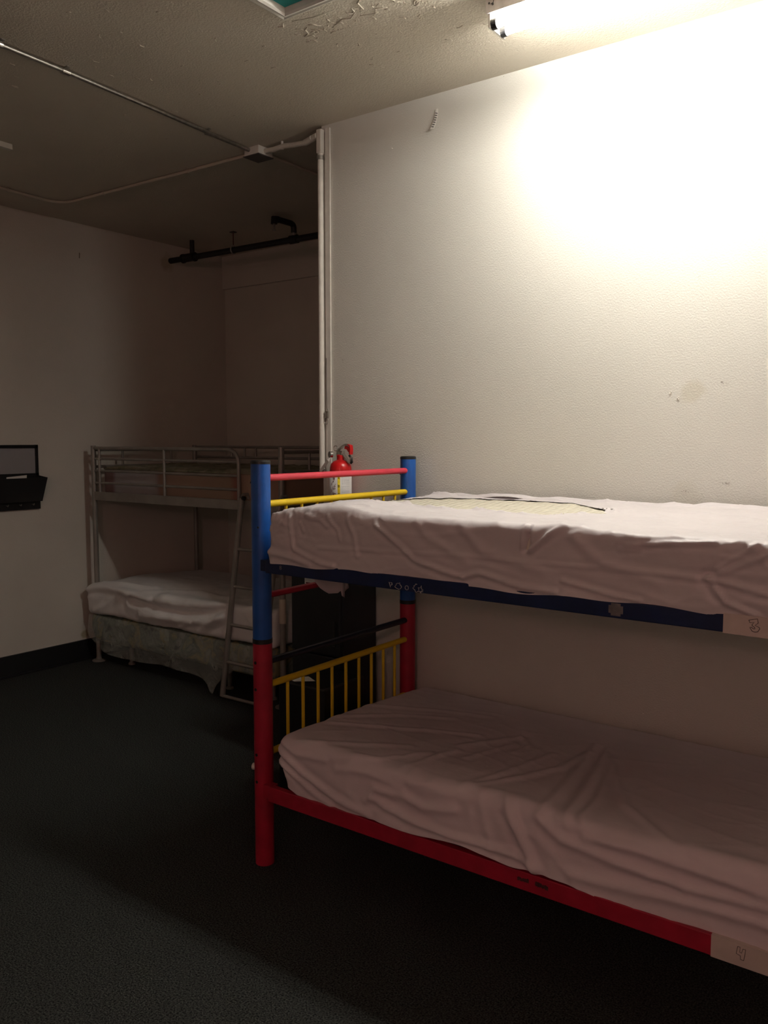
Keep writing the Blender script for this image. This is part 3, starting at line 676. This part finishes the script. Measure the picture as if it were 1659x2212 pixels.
# box spring in clear wrap
t = thing('box_spring', 'green floral box spring in loose clear plastic under the lower grey mattress', 'box spring', (-4.5, 4.3, 0))
bm, P, N = soft_box(-5.520, -3.622, 3.775, 4.770, .165, .366, .03, .030, bottom=True)
bot = np.clip(1 - (P[:, 2] - .165) / .10, 0, 1)
P[:, 0] += bot * .05 * np.exp(-((P[:, 0] + 5.52) / .1) ** 2); setco(bm, P); obj('spring_body', bm, m_spring, t, smooth=True)
for x in (-5.20, -4.15, -3.75):
    for y in (3.90, 4.68):
        bm = bmesh.new(); lathe(bm, [(.026, 0), (.026, .012), (.016, .02), (.018, .17)], x, y, 14); smooth_by_angle(obj('foot', bm, m_steel, t), 40)
SK = [(-5.515, .20), (-5.452, .160), (-5.37, .123), (-5.25, .100), (-5.12, .085), (-4.95, .092), (-4.755, .099), (-4.58, .103), (-4.41, .100), (-4.25, .085), (-4.190, .060), (-4.161, .012), (-4.135, .006), (-4.115, .062), (-4.05, .125), (-3.96, .190), (-3.83, .20), (-3.71, .185), (-3.622, .195)]
bm = bmesh.new(); n = 150; rows = []
sx = [s[0] for s in SK]; sz = [s[1] for s in SK]
for i in range(n + 1):
    x = sx[0] + (sx[-1] - sx[0]) * i / n; zb = float(np.interp(x, sx, sz)); row = []
    for j in range(15):
        f = j / 14; z = .370 + (zb - .370) * f
        y = 3.764 - .006 - .022 * f * (0.6 + .5 * math.sin(x * 17 + f * 3)) - .006 * noise.noise(Vector((x * 14, f * 3, 0)))
        if f > .6: y += (f - .6) * .05 * (0.5 + .5 * math.sin(x * 5))
        row.append(bm.verts.new((x, y, z)))
    rows.append(row)
for a, b in zip(rows, rows[1:]):
    for k in range(14): bm.faces.new((a[k], a[k + 1], b[k + 1], b[k]))
o = obj('plastic_wrap', bm, m_wrap, t, smooth=True); o['label'] = 'loose clear plastic sagging to the carpet'

# ------------------------------------------------------------------ black cabinet, black box and paper at the bunk's head
t = thing('storage_cabinet', 'tall black cabinet against the wall behind the red and yellow bunk end', 'cabinet', (-2.70, 3.26, 0))
cb_ = obj('body', B(-2.862, -2.545, 3.135, 3.404, 0.0, 1.11, bev=.006), m_cab, t)
obj('door', B(-2.858, -2.549, 3.112, 3.134, .03, .62, bev=.004), m_cab, t)
d2 = obj('door', B(-2.858, -2.549, 3.112, 3.134, .63, 1.10, bev=.004), m_cab, t)
tobj('handle', [(-2.575, 3.10, .68), (-2.575, 3.10, .80)], .005, m_black, t)
lb = obj('label_sticker', B(-2.768, -2.700, 3.1105, 3.1115, .968, 1.000), m_extlabel, d2); lb['label'] = 'small white and red printed label'
bm = bmesh.new()
for z in (.994, .989, .984): box(bm, -2.764, -2.705, 3.1098, 3.1106, z, z + .0015)
obj('printed_lines', bm, m_grey_print, d2)
obj('printed_strip', B(-2.760, -2.704, 3.1098, 3.1106, .970, .977), m_marks, d2)
bm = B(-2.660, -2.380, 2.800, 3.090, 0.0, .575, bev=.01)
o = obj('storage_box', bm, m_cab); tag(o, 'low black box on the carpet behind the yellow bunk railing', 'box')
bm = bmesh.new()
pp = [(-2.690, 2.815), (-2.600, 2.895), (-2.545, 2.850), (-2.480, 2.905), (-2.440, 2.870), (-2.560, 2.765), (-2.600, 2.795), (-2.640, 2.765)]
vsl = [bm.verts.new((x, y, .5765 + .004 * math.sin(i * 2.2) ** 2)) for i, (x, y) in enumerate([(-2.640, 2.835), (-2.565, 2.905), (-2.490, 2.865), (-2.570, 2.812)])]
bm.faces.new(vsl)
r = bmesh.ops.extrude_face_region(bm, geom=bm.faces[:]); 
for v in r['geom']:
    if isinstance(v, bmesh.types.BMVert): v.co.z += .0012
bmesh.ops.recalc_face_normals(bm, faces=bm.faces[:])
tag(obj('paper_sheet', bm, m_paper), 'white paper sheet lying on the low black box', 'paper')

# ------------------------------------------------------------------ fire extinguisher
EX, EY = -2.727, 3.345; ER = .056
t = thing('fire_extinguisher', 'red fire extinguisher hanging on the wall beside the corner conduit', 'fire extinguisher', (EX, EY, 1.22))
bm = bmesh.new()
prof = [(.040, 1.215), (.052, 1.218), (ER, 1.230), (ER, 1.520), (.0545, 1.540), (.049, 1.556), (.038, 1.568), (.026, 1.574), (.020, 1.577), (.020, 1.588)]
lathe(bm, prof, EX, EY, 40); smooth_by_angle(obj('cylinder', bm, m_extred, t), 40)
bm = bmesh.new(); lathe(bm, [(.019, 1.586), (.021, 1.590), (.021, 1.600), (.015, 1.604)], EX, EY, 24); smooth_by_angle(obj('neck', bm, m_extred, t), 40)
# view direction of the front of the bottle: towards the room and along the bunk
A0 = math.atan2(-EY, -EX)                       # bearing from the bottle towards the room
def wrap(u, z, r): a = A0 + u / r; return (EX + r * math.cos(a), EY + r * math.sin(a), z)
def patch(name, u0, u1, z0, z1, r, m_, parent, n=16):
    bm_ = bmesh.new(); g = [[bm_.verts.new(wrap(u0 + (u1 - u0) * i / n, z, rr)) for z, rr in ((z0, r - .0008), (z0, r), (z1, r), (z1, r - .0008))] for i in range(n + 1)]
    for a, b in zip(g, g[1:]):
        for k in range(3): bm_.faces.new((a[k], b[k], b[k + 1], a[k + 1]))
    bmesh.ops.recalc_face_normals(bm_, faces=bm_.faces[:])
    return obj(name, bm_, m_, parent, smooth=True)
lab = patch('label', -.078, .078, 1.300, 1.497, ER + .0008, m_extlabel, t); lab['label'] = 'white instruction label'
patch('yellow_strip', -.016, -.003, 1.302, 1.510, ER + .0014, m_yl, t)
random.seed(11)
bm = bmesh.new()
def wstroke(bm_, pl, r=.0008): tube(bm_, [wrap(u, z, ER + .0012) for u, z in pl], r, seg=5)
for zc in (1.478, 1.440, 1.402, 1.365):
    for k in range(9):
        u, z = -.038 + random.uniform(-.007, .007), zc + random.uniform(-.012, .012)
        a = random.uniform(-.9, .9); l = random.uniform(.004, .009)
        wstroke(bm, [(u, z), (u + l * math.cos(a), z + l * math.sin(a))], .0010)
for zc in (1.455, 1.42, 1.38): wstroke(bm, [(-.056, zc + .008), (-.053, zc), (-.055, zc - .006)], .0013)
obj('pictograms', bm, m_marks, lab)
bm = bmesh.new()
z = 1.488
while z > 1.31:
    u = .004
    while u < .048:
        l = random.uniform(.004, .013); wstroke(bm, [(u, z), (min(u + l, .050), z)], .0005); u += l + .002
    z -= random.choice((.005, .005, .009))
obj('fine_print', bm, m_grey_print, lab)
def letter(ch, u, z, s):
    segs = {'A': [[(0, 0), (.5, 1), (1, 0)], [(.2, .4), (.8, .4)]], 'B': [[(0, 0), (0, 1), (.7, 1), (.9, .85), (.9, .65), (.7, .52), (0, .52)], [(.7, .52), (1, .35), (1, .15), (.75, 0), (0, 0)]],
            'C': [[(1, .8), (.8, 1), (.3, 1), (0, .75), (0, .25), (.3, 0), (.8, 0), (1, .2)]]}[ch]
    return [[(u + p[0] * s * .6, z + p[1] * s) for p in pl] for pl in segs]
bm = bmesh.new()
for ch, z in (('A', 1.480), ('B', 1.440), ('C', 1.398)):
    for pl in letter(ch, -.0130, z, .011): tube(bm, [wrap(u, zz, ER + .0018) for u, zz in pl], .0009, seg=5)
obj('letters', bm, m_ink, lab)
# valve, levers, gauge, ring, tag
Lx = lambda s, zz, out=0.0: (EX + s * .806 + out * .634, EY + s * .30 - out * .773 if False else EY - out * .5, zz)   # s along the wall, out to the room
def pl3(pts): return [Lx(*p) for p in pts]
val = smooth_by_angle(obj('valve_body', B(EX - .016, EX + .018, EY - .016, EY + .016, 1.598, 1.622, bev=.004), m_chrome, t))
def strap(name, pts, wd, th, m_):
    bm_ = bmesh.new(); rws = []
    pts = [Vector(p) for p in pts]
    for i, p in enumerate(pts):
        a = pts[max(0, i - 1)]; b = pts[min(len(pts) - 1, i + 1)]; tg = (b - a).normalized(); sd = Vector((0, 1, 0)); up_ = tg.cross(sd).normalized()
        rws.append([bm_.verts.new(p + sd * wd * s1 + up_ * th * s2) for s1, s2 in ((-1, -1), (1, -1), (1, 1), (-1, 1))])
    for a, b in zip(rws, rws[1:]):
        for k in range(4): bm_.faces.new((a[k], a[(k + 1) % 4], b[(k + 1) % 4], b[k]))
    bm_.faces.new(rws[0]); bm_.faces.new(rws[-1]); bmesh.ops.recalc_face_normals(bm_, faces=bm_.faces[:])
    return smooth_by_angle(obj(name, bm_, m_, t), 40)
strap('squeeze_lever', pl3([(-.018, 1.626), (.000, 1.634), (.022, 1.646), (.048, 1.654), (.066, 1.652)]), .010, .0035, m_chrome)
strap('carry_handle', pl3([(-.012, 1.620), (.010, 1.616), (.035, 1.594), (.062, 1.570), (.078, 1.560), (.085, 1.566), (.086, 1.590)]), .010, .0028, m_chrome)
strap('lever_tip', pl3([(.066, 1.652), (.082, 1.648), (.085, 1.630), (.082, 1.604)]), .012, .0035, m_extred)
strap('red_insert', pl3([(.040, 1.640), (.062, 1.636), (.078, 1.620)]), .008, .008, m_extred)
rg = [Lx(-.045 + .018 * math.cos(a), 1.634 + .013 * math.sin(a), .02) for a in [k * 2 * math.pi / 18 for k in range(19)]]
tobj('pull_ring', rg, .0017, m_chrome, t, seg=8, caps=False)
tobj('gauge', [(EX - .040, EY - .020, 1.603), (EX - .046, EY - .034, 1.603)], .016, m_chrome, t, seg=20)
tobj('hose', pl3([(.070, 1.60), (.086, 1.585), (.092, 1.566), (.082, 1.560)]), .006, m_black, t, seg=10)
bm = bmesh.new()
tg = [(EX - .030, EY - .040, 1.590), (EX - .050, EY - .046, 1.578), (EX - .118, EY - .030, 1.520), (EX - .100, EY - .036, 1.508), (EX - .036, EY - .050, 1.566)]
tg2 = [Vector(p) for p in tg]; vs1 = [bm.verts.new(p) for p in tg2]; f = bm.faces.new(vs1)
r = bmesh.ops.extrude_face_region(bm, geom=[f])
for v in r['geom']:
    if isinstance(v, bmesh.types.BMVert): v.co.y -= .001
bmesh.ops.recalc_face_normals(bm, faces=bm.faces[:])
o = obj('inspection_tag', bm, m_paper, t); o['label'] = 'white paper inspection tag'
obj('wall_bracket', B(EX - .055, EX - .020, EY + .030, D - .0005, 1.45, 1.555), m_extred, t)

# ------------------------------------------------------------------ conduits and boxes
def strap_clip(parent, c, r, axis):
    bm_ = bmesh.new(); x, y, z = c
    if axis == 'y': box(bm_, x - r - .014, x + r + .014, y - .008, y + .008, CZ - .003, CZ - .0002); tube(bm_, [(x, y - .008, z), (x, y + .008, z)], r + .003, seg=14)
    else: box(bm_, x - .008, x + .008, y - r - .014, y + r + .014, CZ - .003, CZ - .0002); tube(bm_, [(x - .008, y, z), (x + .008, y, z)], r + .003, seg=14)
    return obj('conduit_strap', bm_, parent.data.materials[0] if parent.type == 'MESH' else m_galv, parent)
cz = CZ - .016
t = thing('steel_conduit', 'shiny galvanised conduit crossing the ceiling at upper left to the junction box', 'conduit', (-3.35, 2.0, cz))
tobj('pipe', [(-3.30, YF + .002, cz), (-3.33, 1.0, cz), (-3.336, 1.95, cz), (-3.345, 2.24, cz), (-3.372, 2.70, cz), (-3.40, 3.06, cz), (-3.412, 3.12, cz), (-3.425, 3.42, cz)], .0105, m_galv, t, seg=16)
for y, x in ((1.945, -3.336), (2.245, -3.346), (3.10, -3.408)):
    o = strap_clip(t, (x, y, cz), .0105, 'y')
tobj('coupling', [(-3.346, 2.225, cz), (-3.347, 2.262, cz)], .015, m_chrome, t, seg=16)
t = thing('junction_box', 'square ceiling junction box where the conduits meet', 'junction box', (-3.40, 3.47, CZ))
ja = [(-3.455, 3.405), (-3.345, 3.405), (-3.345, 3.525), (-3.455, 3.525)]
obj('box_body', B(-3.462, -3.352, 3.418, 3.528, CZ - .045, CZ - .0003, bev=.004), m_white, t)
obj('cover_plate', B(-3.466, -3.348, 3.414, 3.532, CZ - .049, CZ - .045), mat('dark_cover', (0.10, 0.09, 0.085), 0.6), t)
t = thing('painted_conduit', 'thin ceiling conduit painted like the ceiling, bending towards the left wall corner', 'conduit', (-4.4, 3.46, cz))
pr = [(-3.462, 3.482, cz + .004), (-4.0, 3.475, cz + .004), (-5.08, 3.450, cz + .004)] + [tuple(p) for p in arc((-5.235, 3.445, cz + .004), (-5.08, 3.450, cz + .004), (-5.225, 3.30, cz + .004), 8)][1:] + [(-5.205, 3.0, cz + .004), (-5.20, YF + .002, cz + .004)]
pc = tobj('pipe', pr, .0095, m_raceway, t, seg=12)
strap_clip(t, (-3.99, 3.475, cz + .004), .0095, 'x').data.materials[0] = m_raceway
strap_clip(t, (-4.78, 3.457, cz + .004), .0095, 'x').data.materials[0] = m_raceway
strap_clip(t, (-5.208, 3.05, cz + .004), .0095, 'y').data.materials[0] = m_raceway
o = tobj('alcove_conduit', [(-3.405, 3.528, cz + .004), (-3.42, 4.0, cz + .004), (-3.45, BY - .032, cz + .004)], .0085, m_raceway); tag(o, 'dark conduit running on the ceiling from the junction box into the alcove', 'conduit')
t = thing('corner_conduit', 'white painted conduit from the junction box down the outer wall corner', 'conduit', (CX, D, 1.5))
fl = [(-3.352, 3.470, cz - .006), (-3.28, 3.462, cz - .014), (-3.20, 3.458, cz - .012), (-3.10, 3.440, cz - .030), (-3.02, 3.425, cz - .040), (-2.955, 3.402, cz - .036)]
tobj('flexible_pipe', fl, .0135, m_white, t, seg=14)
tobj('coupling', [(-3.02, 3.425, cz - .040), (-2.915, 3.400, cz - .034)], .017, m_white, t, seg=16)
CVX, CVY = CX + .006, D - .0175
tobj('vertical_pipe', [(CVX, CVY, 3.235), (CVX, CVY, 1.525)], .0150, m_white, t, seg=18)
obj('elbow', B(CVX - .016, CVX + .016, CVY - .016, CVY + .016, 3.13, 3.250, bev=.006), m_white, t)
tobj('coupling', [(CVX, CVY, 3.120), (CVX, CVY, 3.100)], .0185, m_galv, t, seg=18)
tobj('flexible_strap', [(-3.215, 3.458, CZ - .001), (-3.215, 3.459, cz - .028)], .007, m_white, t)
t = thing('wall_clip', 'small metal clip with a thin cord on the wall corner above the extinguisher', 'clip', (-2.862, D, 1.8))
tobj('cord', [(-2.873, D - .012, 2.10), (-2.872, D - .013, 1.95), (-2.868, D - .013, 1.842), (-2.86, D - .014, 1.825)], .0012, m_ink, t, seg=6)
smooth_by_angle(obj('clasp', B(-2.878, -2.852, D - .026, D - .011, 1.790, 1.826, bev=.006), m_chrome, t))
tobj('loop', [Vector((-2.868 + .012 * math.cos(a), D - .020, 1.775 + .018 * math.sin(a))) for a in [k * 6.2832 / 14 for k in range(15)]], .002, m_galv, t, seg=8, caps=False)

# paper strip stuck on the wall, curling
bm = bmesh.new(); rows = []
for i in range(13):
    f = i / 12; z = 3.203 - .090 * f; xl = -2.214 - .016 * f ** 2; xr_ = xl + .015 + .003 * f
    yy = D - .002 - .014 * f ** 2
    rows.append([bm.verts.new((xl, yy - .004 * f, z)), bm.verts.new(((xl + xr_) / 2, yy - .001, z)), bm.verts.new((xr_, yy, z))])
for a, b in zip(rows, rows[1:]):
    for k in range(2): bm.faces.new((a[k], b[k], b[k + 1], a[k + 1]))
t = thing('paper_strip', 'curled white paper strip with tick marks stuck high on the wall', 'strip', (-2.22, D, 3.16))
o = obj('strip', bm, m_paper, t); o.modifiers.new('s', 'SOLIDIFY').thickness = .0012
bm = bmesh.new()
for k in range(7):
    f = .22 + k * .115; z = 3.203 - .090 * f; x = -2.208 - .016 * f ** 2; y = D - .005 - .014 * f ** 2 - .002 * f
    tube(bm, [(x, y - .003, z), (x + .011, y - .002, z - .003)], .0017, seg=5)
obj('tick_marks', bm, m_ink, t)

# nail, paint chips and scribbles on the wall
bm = bmesh.new(); random.seed(21)
for x, z in ((-1.0909, 1.8663), (-1.0592, 1.8435), (-2.4584, 3.0772)):
    for k in range(3):
        a = random.random() * 6; tube(bm, [(x, D - .001, z), (x + .006 * math.cos(a), D - .004, z + .006 * math.sin(a))], .0022, seg=5)
wall_r = bpy.data.objects['wall_right']
obj('paint_chips', bm, m_white, wall_r)
bm = bmesh.new()
for cx, cz_, n, wd, hh in ((-0.8816, 1.8967, 9, .018, .004), (-0.8686, 1.5095, 12, .014, .004), (-1.02, 1.475, 7, .02, .003), (-2.7728, 2.0802, 5, .004, .010), (-1.0354, 1.7756, 1, .001, .001), (-.995, 2.309, 3, .004, .002),
                          (-2.022, 1.7638, 1, .001, .001), (-1.2839, .4959 + .10, 1, .001, .001), (-2.35, 1.53, 9, .02, .010), (-1.86, 3.262, 1, .002, .001), (-.93, 1.93, 2, .012, .002), (-2.70, 2.16, 3, .006, .010)):
    for k in range(n):
        x, z = cx + random.uniform(-wd, wd), cz_ + random.uniform(-hh, hh); a = random.uniform(0, 3.1); l = random.uniform(.001, .003)
        tube(bm, [(x, D - .0004, z), (x + l * math.cos(a), D - .0004, z + l * math.sin(a))], .0010, seg=5)
for k in range(45):
    x, z = random.uniform(-2.8, -.5), random.uniform(1.5, 3.0); tube(bm, [(x, D - .0003, z), (x + .001, D - .0003, z)], .0009, seg=5)
obj('scribble_marks', bm, mat('scuff', (0.13, 0.10, 0.08), 0.7), wall_r)
wall_l = bpy.data.objects['wall_left']
tobj('wall_nick', [(L + .001, 3.845, 3.02), (L + .001, 3.847, 3.06)], .004, mat('scuff_dark', (0.2, 0.16, 0.12), .8), wall_l, seg=6)

# ------------------------------------------------------------------ sprinkler pipe in the alcove
t = thing('sprinkler_pipe', 'black sprinkler pipe hung below the alcove ceiling', 'pipe', (-5.0, 4.7, 3.14))
yp = 4.70
main = [(L + .001, yp, 3.142), (-5.36, yp, 3.138), (CX - .001, yp, 3.118)]
tobj('main_pipe', main, .023, m_pipe, t, seg=18)
def zm(x): return 3.142 - .0088 * (x - L)
tobj('end_coupling', [(-5.48, yp, zm(-5.48) + .001), (-5.33, yp, zm(-5.33) + .001)], .033, m_pipe, t, seg=18)
for x in (-5.47, -5.335): tobj('collar', [(x - .006, yp, zm(x)), (x + .006, yp, zm(x))], .037, m_pipe, t, seg=18)
tobj('pipe_stand', [(-5.362, yp, 3.15), (-5.362, yp, CZ - .001)], .019, m_pipe, t, seg=14)
hx = -4.890
tobj('hanger_rod', [(hx, yp, 3.17), (hx, yp, CZ - .001)], .0045, mat('rusty_rod', (0.10, 0.03, 0.025), .7), t, seg=8)
obj('hanger_plate', B(hx - .022, hx + .022, yp - .018, yp + .018, CZ - .006, CZ - .0003), m_pipe, t)
tobj('hanger_ring', [Vector((hx, yp + .028 * math.cos(a), 3.137 + .030 * math.sin(a))) for a in [k * 6.2832 / 20 for k in range(21)]], .005, m_galv, t, seg=8, caps=False)
rx = -4.262
tobj('riser', [(rx, yp, 3.13)] + [(rx, yp, 3.20)] + [tuple(p) for p in arc((rx, yp, 3.238), (rx, yp, 3.205), (rx, yp - .04, 3.238), 6)][1:] + [(rx - .004, yp - .19, 3.238)], .021, m_pipe, t, seg=16)
tobj('riser_tee', [(rx - .035, yp, zm(rx)), (rx + .035, yp, zm(rx))], .031, m_pipe, t, seg=18)
tobj('riser_collar', [(rx, yp, 3.155), (rx, yp, 3.172)], .027, m_galv, t, seg=18)
ex_ = rx - .004; ey_ = yp - .19
tobj('elbow', [(ex_, ey_ + .03, 3.238), (ex_, ey_ - .012, 3.236), (ex_, ey_ - .012, 3.200)], .024, m_pipe, t, seg=14)
s = tobj('sprinkler_head', [(ex_, ey_ - .012, 3.205), (ex_, ey_ - .012, 3.165)], .008, m_galv, t, seg=10)
tobj('deflector', [(ex_, ey_ - .012, 3.158), (ex_, ey_ - .012, 3.155)], .016, m_galv, s, seg=14)

# ------------------------------------------------------------------ black wall organiser at left
t = thing('wall_organizer', 'black wall organiser with a grey board, letter tray and hooks on the left wall', 'organizer', (L, 3.2, 1.2))
fx0, fx1 = L + .001, L + .019; oy0, oy1 = 2.93, 3.447
bm = bmesh.new()
box(bm, fx0, fx1, oy0, oy1, 1.617, 1.639); box(bm, fx0, fx1, oy1 - .020, oy1, 1.18, 1.64); box(bm, fx0, fx1, oy0, oy0 + .020, 1.18, 1.64); box(bm, fx0, fx1, oy0, oy1, 1.415, 1.437)
obj('frame', bm, m_black, t)
obj('board', B(L + .002, L + .008, oy0 + .018, oy1 - .018, 1.43, 1.62), m_board, t)
obj('hook_rail', B(fx0, fx1 + .002, oy0, oy1 + .004, 1.180, 1.420), m_black, t)
bm = bmesh.new()   # tray: deeper at the top than at the bottom, open on top
o0 = [(fx1, 1.236, .010), (fx1 + .030, 1.236, .010), (fx1 + .105, 1.408, .0), (fx1, 1.420, .0)]
va = [bm.verts.new((x, oy0 + .02, z)) for x, z, _ in o0]; vb = [bm.verts.new((x, oy1 + .003, z)) for x, z, _ in o0]
bm.faces.new(va); bm.faces.new(vb[::-1])
for a, b in ((0, 1), (1, 2)): bm.faces.new((va[a], vb[a], vb[b], va[b]))
bmesh.ops.recalc_face_normals(bm, faces=bm.faces[:])
o = obj('letter_tray', bm, m_black, t); o.modifiers.new('s', 'SOLIDIFY').thickness = .003
for y in (3.19, 3.288, 3.385):
    h = tobj('hook', [(fx1, y, 1.216), (fx1 + .022, y, 1.212), (fx1 + .030, y, 1.222)], .004, m_galv, t, seg=10)
bm = B(fx1 + .010, fx1 + .013, 3.18, 3.33, 1.25, 1.420)
for v in bm.verts:
    if v.co.z > 1.4: v.co.z += (v.co.y - 3.18) * .07 - .004
    v.co.x += (v.co.z - 1.25) * .15
tag(obj('envelope', bm, m_paper), 'white envelope edge showing in the black letter tray', 'envelope')

# pale batten on the ceiling at the left edge
t = thing('ceiling_batten', 'pale narrow batten on the dark ceiling at the left edge', 'batten', (-4.44, 2.3, CZ))
obj('batten', B(-4.455, -4.425, 1.45, 2.63, CZ - .030, CZ - .0003, bev=.003), m_white, t)

# white knob end behind the near post (cap on the frame of the black box side)
